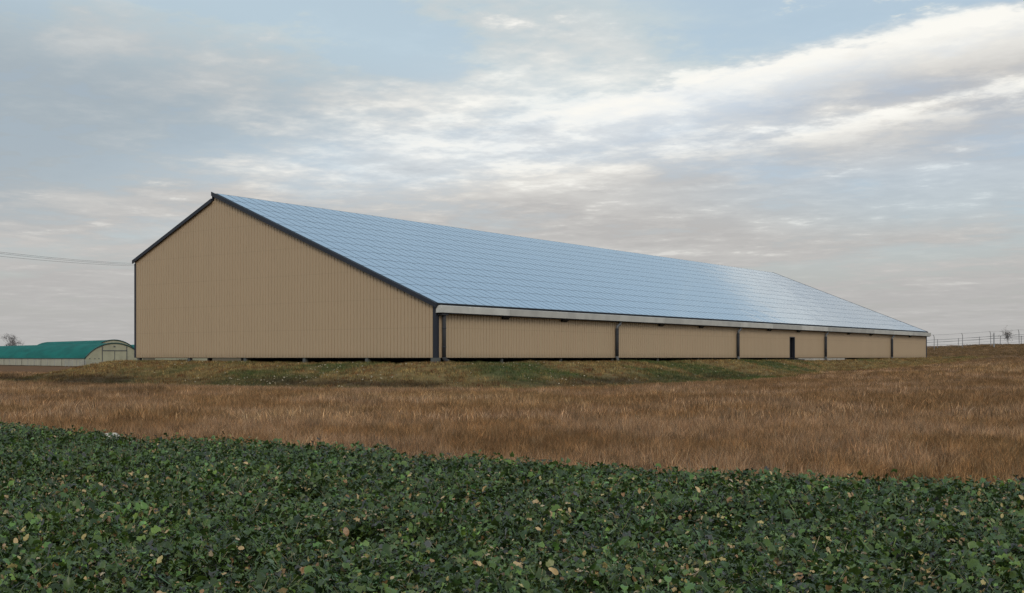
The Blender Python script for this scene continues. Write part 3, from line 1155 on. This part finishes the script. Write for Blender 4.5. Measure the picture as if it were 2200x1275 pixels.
# ---- tufts of tall dry grass
def tuft(name, blades, h0, h1, spread, width, lean, mat, seed, tone=(0.42, 1.55), bend_k=0.35, dead=None):
    r = np.random.default_rng(seed)
    vs, fs, cs = [], [], []
    for _ in range(blades):
        ang, rad = r.uniform(0, 2 * math.pi), spread * math.sqrt(r.random())
        bx, by = math.cos(ang) * rad, math.sin(ang) * rad
        h = r.uniform(h0, h1)
        la = r.uniform(0, 2 * math.pi)
        ll = abs(r.normal(0, lean)) * h
        lx_, ly_ = math.cos(la) * ll, math.sin(la) * ll
        wa = r.uniform(0, math.pi)
        w_ = width * r.uniform(0.6, 1.3)
        wx, wy = math.cos(wa) * w_, math.sin(wa) * w_
        tn = r.uniform(*tone)
        hue = r.normal(0, 0.08)
        cc = (tn * (1 + hue), tn, tn * (1 - hue), 1.0)
        k = len(vs)
        vs += [(bx - wx, by - wy, -0.03), (bx + wx, by + wy, -0.03),
               (bx + lx_ * .35 - wx * .8, by + ly_ * .35 - wy * .8, h * .55), (bx + lx_ * .35 + wx * .8, by + ly_ * .35 + wy * .8, h * .55),
               (bx + lx_, by + ly_, h * (1 - bend_k * 0.3 * r.random()))]
        fs += [(k, k + 1, k + 3, k + 2), (k + 2, k + 3, k + 4)]
        cs += [cc] * 5
    return np_mesh(name, vs, fs, cs, mat)


def wedge(n, y0, y1, pad=4.0, slope=0.46, left=None, right=None):
    """random points in the part of the plain the photograph looks at (a little wider)"""
    yy = np.sqrt(RNG.uniform(y0 * y0, y1 * y1, n))
    xx = RNG.uniform(-1, 1, n) * (slope * yy + pad)
    return xx, yy


straw_meshes = [tuft('dry_tuft', 44, 0.08, 0.30, 0.13, 0.0036, 0.50, M_STRAW, 100 + i) for i in range(5)]
straw_meshes += [tuft('dry_tuft_far', 44, 0.08, 0.34, 0.36, 0.010, 0.50, M_STRAW, 150 + i) for i in range(3)]
straw_coll = source_collection('dry_tuft_source', straw_meshes)
PX, PY, PF = [], [], []
for n, y0, y1, far_ in ((15000, 8, 26, 0), (26000, 26, 62, 0), (9000, 26, 62, 1), (26000, 62, 175, 1), (9000, 175, 300, 1)):
    xx, yy = wedge(n, y0, y1)
    keep = (yy > crop_edge(xx) + 0.10) & (mound_mask(xx, yy) < 0.5) & (barn_dist(xx, yy) > 1.0)
    lxx, lyy = barn_local(xx, yy)
    keep &= ~((lyy > B_WID * 0.5) & (lxx > 12))           # nothing where the barn hides it
    PX.append(xx[keep]); PY.append(yy[keep]); PF.append(np.full(keep.sum(), far_))
PX, PY, PF = np.concatenate(PX), np.concatenate(PY), np.concatenate(PF)
n = len(PX)
pal = np.array([[0.335, 0.186, 0.078], [0.325, 0.215, 0.145], [0.25, 0.130, 0.055], [0.43, 0.295, 0.165], [0.23, 0.17, 0.065]])
g1, g2 = fbm(PX, PY, 0.35, 4, 60), fbm(PX, PY, 0.10, 3, 61)
w0 = np.stack([np.full(n, 1.0), sstep(g1, .42, .62) * 1.3 + .25, sstep(g1, .62, .40) + .3, RNG.random(n) * .8, sstep(g2, .55, .7) * .7 + .05], 1)
w0 = w0 * RNG.uniform(0.2, 1.0, (n, 5))
w0 /= w0.sum(1, keepdims=True)
cols = (w0 @ pal) * np.clip(RNG.lognormal(0, 0.34, (n, 1)), 0.4, 2.0) * (0.80 + 0.40 * g2)[:, None] * (0.72 + 0.56 * g1)[:, None]
ge = np.clip((1 - sstep(PY - crop_edge(PX), 0.0, 1.1)) * sstep(fbm(PX, PY, 0.5, 3, 66), 0.38, 0.55) * sstep(PX, -4, 1), 0, 1)[:, None] * 0.75
cols = cols * (1 - ge) + np.array([[0.10, 0.135, 0.045]]) * ge
fr = (0.45 * sstep(PY, 100, 135) * sstep(PX, 25, 50))[:, None]
cols = cols * (1 - fr) + np.array([[0.10, 0.085, 0.04]]) * fr
dk = ditch(PX, PY)[:, None]
cols = cols * (1 - 0.85 * dk) + np.array([[0.055, 0.040, 0.024]]) * 0.85 * dk
edge_d = PY - crop_edge(PX)
hs = np.clip(RNG.lognormal(-0.10, 0.22, n), 0.5, 1.2) * (0.55 + 0.45 * sstep(edge_d, 0.0, 1.2)) * (0.8 + 0.5 * g1) * (1 - 0.35 * sstep(PY, 70, 130)) * (0.55 + 0.45 * sstep(barn_dist(PX, PY), 9.5, 14.0))
scl = np.stack([np.ones(n), np.ones(n), hs], 1)
rot = np.stack([RNG.normal(0, .06, n), RNG.normal(0, .06, n), RNG.uniform(0, 6.28, n)], 1)
idx = np.where(PF > 0, RNG.integers(5, 8, n), RNG.integers(0, 5, n))
scatter('dry_grass', np.stack([PX, PY, ground_z(PX, PY)], 1), rot, scl, cols, idx, straw_coll, 'tall rust brown dry grass filling the field before the bank', M_STRAW)

# ---- short turf of the bank and the barn's surroundings
turf_meshes = [tuft('turf_tuft', 26, 0.03, 0.13, 0.22, 0.007, 0.6, M_TURF, 200 + i) for i in range(4)]
turf_coll = source_collection('turf_tuft_source', turf_meshes)
xx, yy = wedge(110000, 36, 135, 3.0)
keep = (mound_mask(xx, yy) > 0.35) & (barn_dist(xx, yy) > 0.35)
lxx, lyy = barn_local(xx, yy)
keep &= ~((lyy > B_WID * 0.5) & (lxx > 6))
keep &= RNG.random(len(xx)) < np.clip(1.25 - (yy - 45) / 110, 0.3, 1)
xx, yy = xx[keep], yy[keep]
n = len(xx)
pg = np.clip(patch(xx, yy) + RNG.normal(0, 0.22, n), 0, 1)[:, None]
tan_ = np.array([0.33, 0.235, 0.100]); grn = np.array([0.070, 0.105, 0.034]); rust = np.array([0.20, 0.10, 0.045])
r1 = (RNG.random(n) < 0.35)[:, None]
cols = (np.where(r1, rust, tan_) * (1 - pg) + grn * pg) * RNG.uniform(0.7, 1.3, (n, 1))
dk = ditch(xx, yy)[:, None]
cols = cols * (1 - 0.8 * dk) + np.array([[0.060, 0.042, 0.026]]) * 0.8 * dk
scl = RNG.uniform(0.7, 1.5, n)[:, None] * np.ones((1, 3))
rot = np.stack([RNG.normal(0, .1, n), RNG.normal(0, .1, n), RNG.uniform(0, 6.28, n)], 1)
scatter('bank_turf', np.stack([xx, yy, ground_z(xx, yy)], 1), rot, scl, cols, RNG.integers(0, 4, n), turf_coll, 'short patchy green and tawny turf on the bank round the barn', M_TURF)


# ---- chalky pebbles on the bank
def pebble(seed):
    r = np.random.default_rng(seed)
    bm = bmesh.new()
    bmesh.ops.create_icosphere(bm, subdivisions=1, radius=1.0)
    for v_ in bm.verts:
        v_.co *= r.uniform(0.7, 1.15)
        v_.co.z *= 0.6
    vs = [v_.co[:] for v_ in bm.verts]
    fs = [[v_.index for v_ in f.verts] for f in bm.faces]
    bm.free()
    return np_mesh('pebble', vs, fs, [(1, 1, 1, 1)] * len(vs), M_STONE)


peb_coll = source_collection('pebble_source', [pebble(300 + i) for i in range(4)])
xx, yy = wedge(40000, 42, 100, 2.0)
lxx, lyy = barn_local(xx, yy)
dens_p = sstep(fbm(xx, yy, 0.3, 3, 90), 0.45, 0.7) * (1.1 - sstep(lxx, -2, 14)) * (0.30 + 0.70 * (np.abs(lyy - 1) < 8)) + 0.05
keep = (mound_mask(xx, yy) > 0.5) & (barn_dist(xx, yy) > 0.3) & (RNG.random(len(xx)) < dens_p * 0.45) & (lyy < 27)
xx, yy = xx[keep], yy[keep]
n = len(xx)
s = np.clip(RNG.lognormal(-3.5, 0.45, n), 0.012, 0.06)
cols = np.array([[0.40, 0.345, 0.245]]) * RNG.uniform(0.6, 1.25, (n, 1))
scatter('pebbles', np.stack([xx, yy, ground_z(xx, yy) + s * 0.6 + 0.03], 1), RNG.uniform(0, 6.28, (n, 3)) * [[.1, .1, 1]], s[:, None] * np.ones((1, 3)), cols,
        RNG.integers(0, 4, n), peb_coll, 'pale chalky pebbles scattered over the bank', M_STONE)


# ---- leafy green crop in the foreground
def leaf(vs, fs, cs, base, az, tilt, length, width, cc, r, petiole=0.06, droop=0.8, stalk=True):
    """a stalked, lobed, wavy leaf blade"""
    base = Vector(base)
    out = Vector((math.cos(az), math.sin(az), 0))
    side = Vector((-math.sin(az), math.cos(az), 0))
    d = (out * math.cos(tilt) + Vector((0, 0, math.sin(tilt))))
    st = base + d * petiole
    k = len(vs)
    pw = 0.0035
    pc = (cc[0] * 1.1, cc[1] * 1.0, cc[2] * 1.1, cc[3])
    vs += [base - side * pw, base + side * pw, st + side * pw, st - side * pw]
    cs += [pc] * 4
    if stalk:
        fs.append((k, k + 1, k + 2, k + 3))
    k = len(vs)
    prof_ = (0.14, 0.78, 0.62, 1.0, 0.95, 0.66, 0.10) if r.random() < 0.4 else (0.20, 0.74, 0.96, 1.0, 0.90, 0.62, 0.16)
    q, ang = st.copy(), tilt
    nseg = len(prof_) - 1
    roll = r.normal(0, 0.35)
    cup = r.uniform(0.05, 0.40)
    for i, wf in enumerate(prof_):
        w_ = width * 0.5 * wf * r.uniform(0.85, 1.15)
        dirv = out * math.cos(ang) + Vector((0, 0, math.sin(ang)))
        up = -out * math.sin(ang) + Vector((0, 0, math.cos(ang)))
        s2 = side * math.cos(roll) + up * math.sin(roll)
        wav = r.normal(0, 0.13, 2) * width
        vs += [q + s2 * w_ + up * (cup * w_ + wav[0] * wf), q.copy(), q - s2 * w_ + up * (cup * w_ + wav[1] * wf)]
        rim = (cc[0] * 1.12, cc[1] * 1.08, cc[2] * 1.05, cc[3])
        cs += [rim, (cc[0] * 1.25, cc[1] * 1.2, cc[2] * 1.2, cc[3]) if False else cc, rim]
        q = q + dirv * length / nseg
        ang -= droop / nseg * r.uniform(0.5, 1.5)
    for i in range(nseg):
        j = k + 3 * i
        fs += [(j, j + 1, j + 4, j + 3), (j + 1, j + 2, j + 5, j + 4)]


def crop_plant(seed):
    r = np.random.default_rng(seed)
    vs, fs, cs = [], [], []
    nl = r.integers(26, 34)
    for i in range(nl):
        rank = i / nl
        az = i * 2.4 + r.normal(0, 0.4)
        z0 = 0.05 + 0.19 * rank + r.normal(0, 0.02)
        tilt = 0.05 + 0.45 * rank + r.normal(0, 0.30)
        L = np.clip(r.lognormal(-3.14, 0.38), 0.020, 0.095) * (1.08 - 0.20 * rank)
        tone = r.lognormal(-0.08, 0.40)
        g = r.random()
        if g < 0.070:                                # yellowed, dying leaf
            cc = tuple(np.array([[0.46, 0.32, 0.14], [0.42, 0.34, 0.10], [0.28, 0.16, 0.07], [0.40, 0.31, 0.18]][r.integers(0, 4)]) * r.uniform(0.35, 1.1)) + (0.0,)
            L *= r.uniform(0.55, 1.0)
            tilt = r.normal(0.0, 0.30)
            z0 += r.uniform(0.0, 0.05)
        elif g < 0.105:                              # pale yellow-green
            cc = tuple(np.array([0.13, 0.175, 0.055]) * r.uniform(0.7, 1.2)) + (0.0,)
        elif g < 0.145:                               # greyish, mauve underside
            cc = tuple(np.array([0.080, 0.086, 0.078]) * r.uniform(0.6, 1.3)) + (0.0,)
        else:
            hue = r.normal(0, 0.09)
            cc = (tone * (1 + hue), tone, tone * (1 - hue * 1.5), 1.0)
        leaf(vs, fs, cs, (r.normal(0, .02), r.normal(0, .02), z0), az, tilt, L, L * r.uniform(0.60, 0.95), cc, r,
             petiole=r.uniform(0.025, 0.085) if g >= 0.07 else r.uniform(0.03, 0.07), droop=r.uniform(0.3, 1.9), stalk=g >= 0.07)
    if r.random() < 0.25:                            # a thin dry stalk
        la = r.uniform(0, 6.28)
        k = len(vs)
        p0, p1 = Vector((0, 0, 0.20)), Vector((math.cos(la) * .09, math.sin(la) * .09, 0.28 + r.uniform(0, .05)))
        vs += [p0, p0 + Vector((0.003, 0, .002)), p1 + Vector((0.002, 0, .001)), p1]
        fs.append((k, k + 1, k + 2, k + 3))
        cs += [(0.30, 0.25, 0.13, 0.0)] * 4
    return np_mesh('crop_plant', vs, fs, cs, M_LEAF)


crop_coll = source_collection('crop_plant_source', [crop_plant(400 + i) for i in range(44)])
CX, CY = [], []
for n, y0, y1 in ((26000, 3.0, 16), (26000, 16, 32)):
    xx, yy = wedge(n, y0, y1, 3.0, 0.47)
    keep = yy < crop_edge(xx) - 0.05
    CX.append(xx[keep]); CY.append(yy[keep])
xx, yy = np.concatenate(CX), np.concatenate(CY)
hole = fbm(xx, yy, 0.9, 3, 70)
keep = (hole > 0.38) | (RNG.random(len(xx)) < 0.22)
xx, yy = xx[keep], yy[keep]
n = len(xx)
g1, g2 = fbm(xx, yy, 0.6, 3, 71), fbm(xx, yy, 2.2, 2, 72)
c0, c1 = np.array([0.066, 0.116, 0.021]), np.array([0.056, 0.092, 0.030])
cols = (c0 + (c1 - c0) * RNG.random((n, 1))) * RNG.uniform(0.6, 1.4, (n, 1)) * (0.75 + 0.5 * g2)[:, None]
s = RNG.uniform(0.85, 1.2, n)
hs = s * (0.88 + 0.35 * g1) * RNG.uniform(0.9, 1.1, n) * (0.72 + 0.28 * sstep(crop_edge(xx) - yy, 0.0, 0.5))
rot = np.stack([RNG.normal(0, .14, n), RNG.normal(0, .14, n), RNG.uniform(0, 6.28, n)], 1)
scatter('leafy_crop', np.stack([xx, yy, ground_z(xx, yy) - 0.02], 1), rot, np.stack([s, s, hs], 1), cols, RNG.integers(0, 44, n), crop_coll,
        'dark green leafy crop with scattered yellowed leaves filling the foreground', M_LEAF)


# ---- withered leaves lying on top of the crop
def withered(seed):
    r = np.random.default_rng(seed)
    vs, fs, cs = [], [], []
    for _ in range(r.integers(1, 3)):
        base_c = np.array([[0.50, 0.36, 0.18], [0.44, 0.36, 0.15], [0.34, 0.20, 0.095], [0.46, 0.37, 0.24], [0.20, 0.22, 0.08]][r.integers(0, 5)]) * r.uniform(0.4, 1.1)
        L = r.uniform(0.022, 0.064)
        leaf(vs, fs, cs, (r.normal(0, .02), r.normal(0, .02), r.normal(0, .008)), r.uniform(0, 6.28), r.normal(0.3, 0.5), L, L * r.uniform(0.28, 0.80),
             tuple(base_c) + (0.0,), r, petiole=0.01, droop=r.uniform(-0.6, 1.8), stalk=False)
    return np_mesh('withered_leaf', vs, fs, cs, M_LEAF)


with_coll = source_collection('withered_leaf_source', [withered(600 + i) for i in range(24)])
WX, WY = [], []
for n, y0, y1 in ((5600, 3.0, 13), (3000, 13, 32)):
    xx, yy = wedge(n, y0, y1, 3.0, 0.47)
    keep = (yy < crop_edge(xx) - 0.3) & (RNG.random(n) < 0.30 + 0.9 * sstep(fbm(xx, yy, 0.8, 3, 81), 0.42, 0.66))
    WX.append(xx[keep]); WY.append(yy[keep])
xx, yy = np.concatenate(WX), np.concatenate(WY)
n = len(xx)
zz = ground_z(xx, yy) + 0.265 * (0.88 + 0.35 * fbm(xx, yy, 0.6, 3, 71)) + RNG.uniform(-0.01, 0.06, n)
s = RNG.uniform(0.7, 1.25, n)
scatter('withered_leaves', np.stack([xx, yy, zz], 1), np.stack([RNG.normal(0, .35, n), RNG.normal(0, .35, n), RNG.uniform(0, 6.28, n)], 1),
        s[:, None] * np.ones((1, 3)), np.ones((n, 3)), RNG.integers(0, 24, n), with_coll, 'yellowed and withered leaves lying on the green crop', M_LEAF)
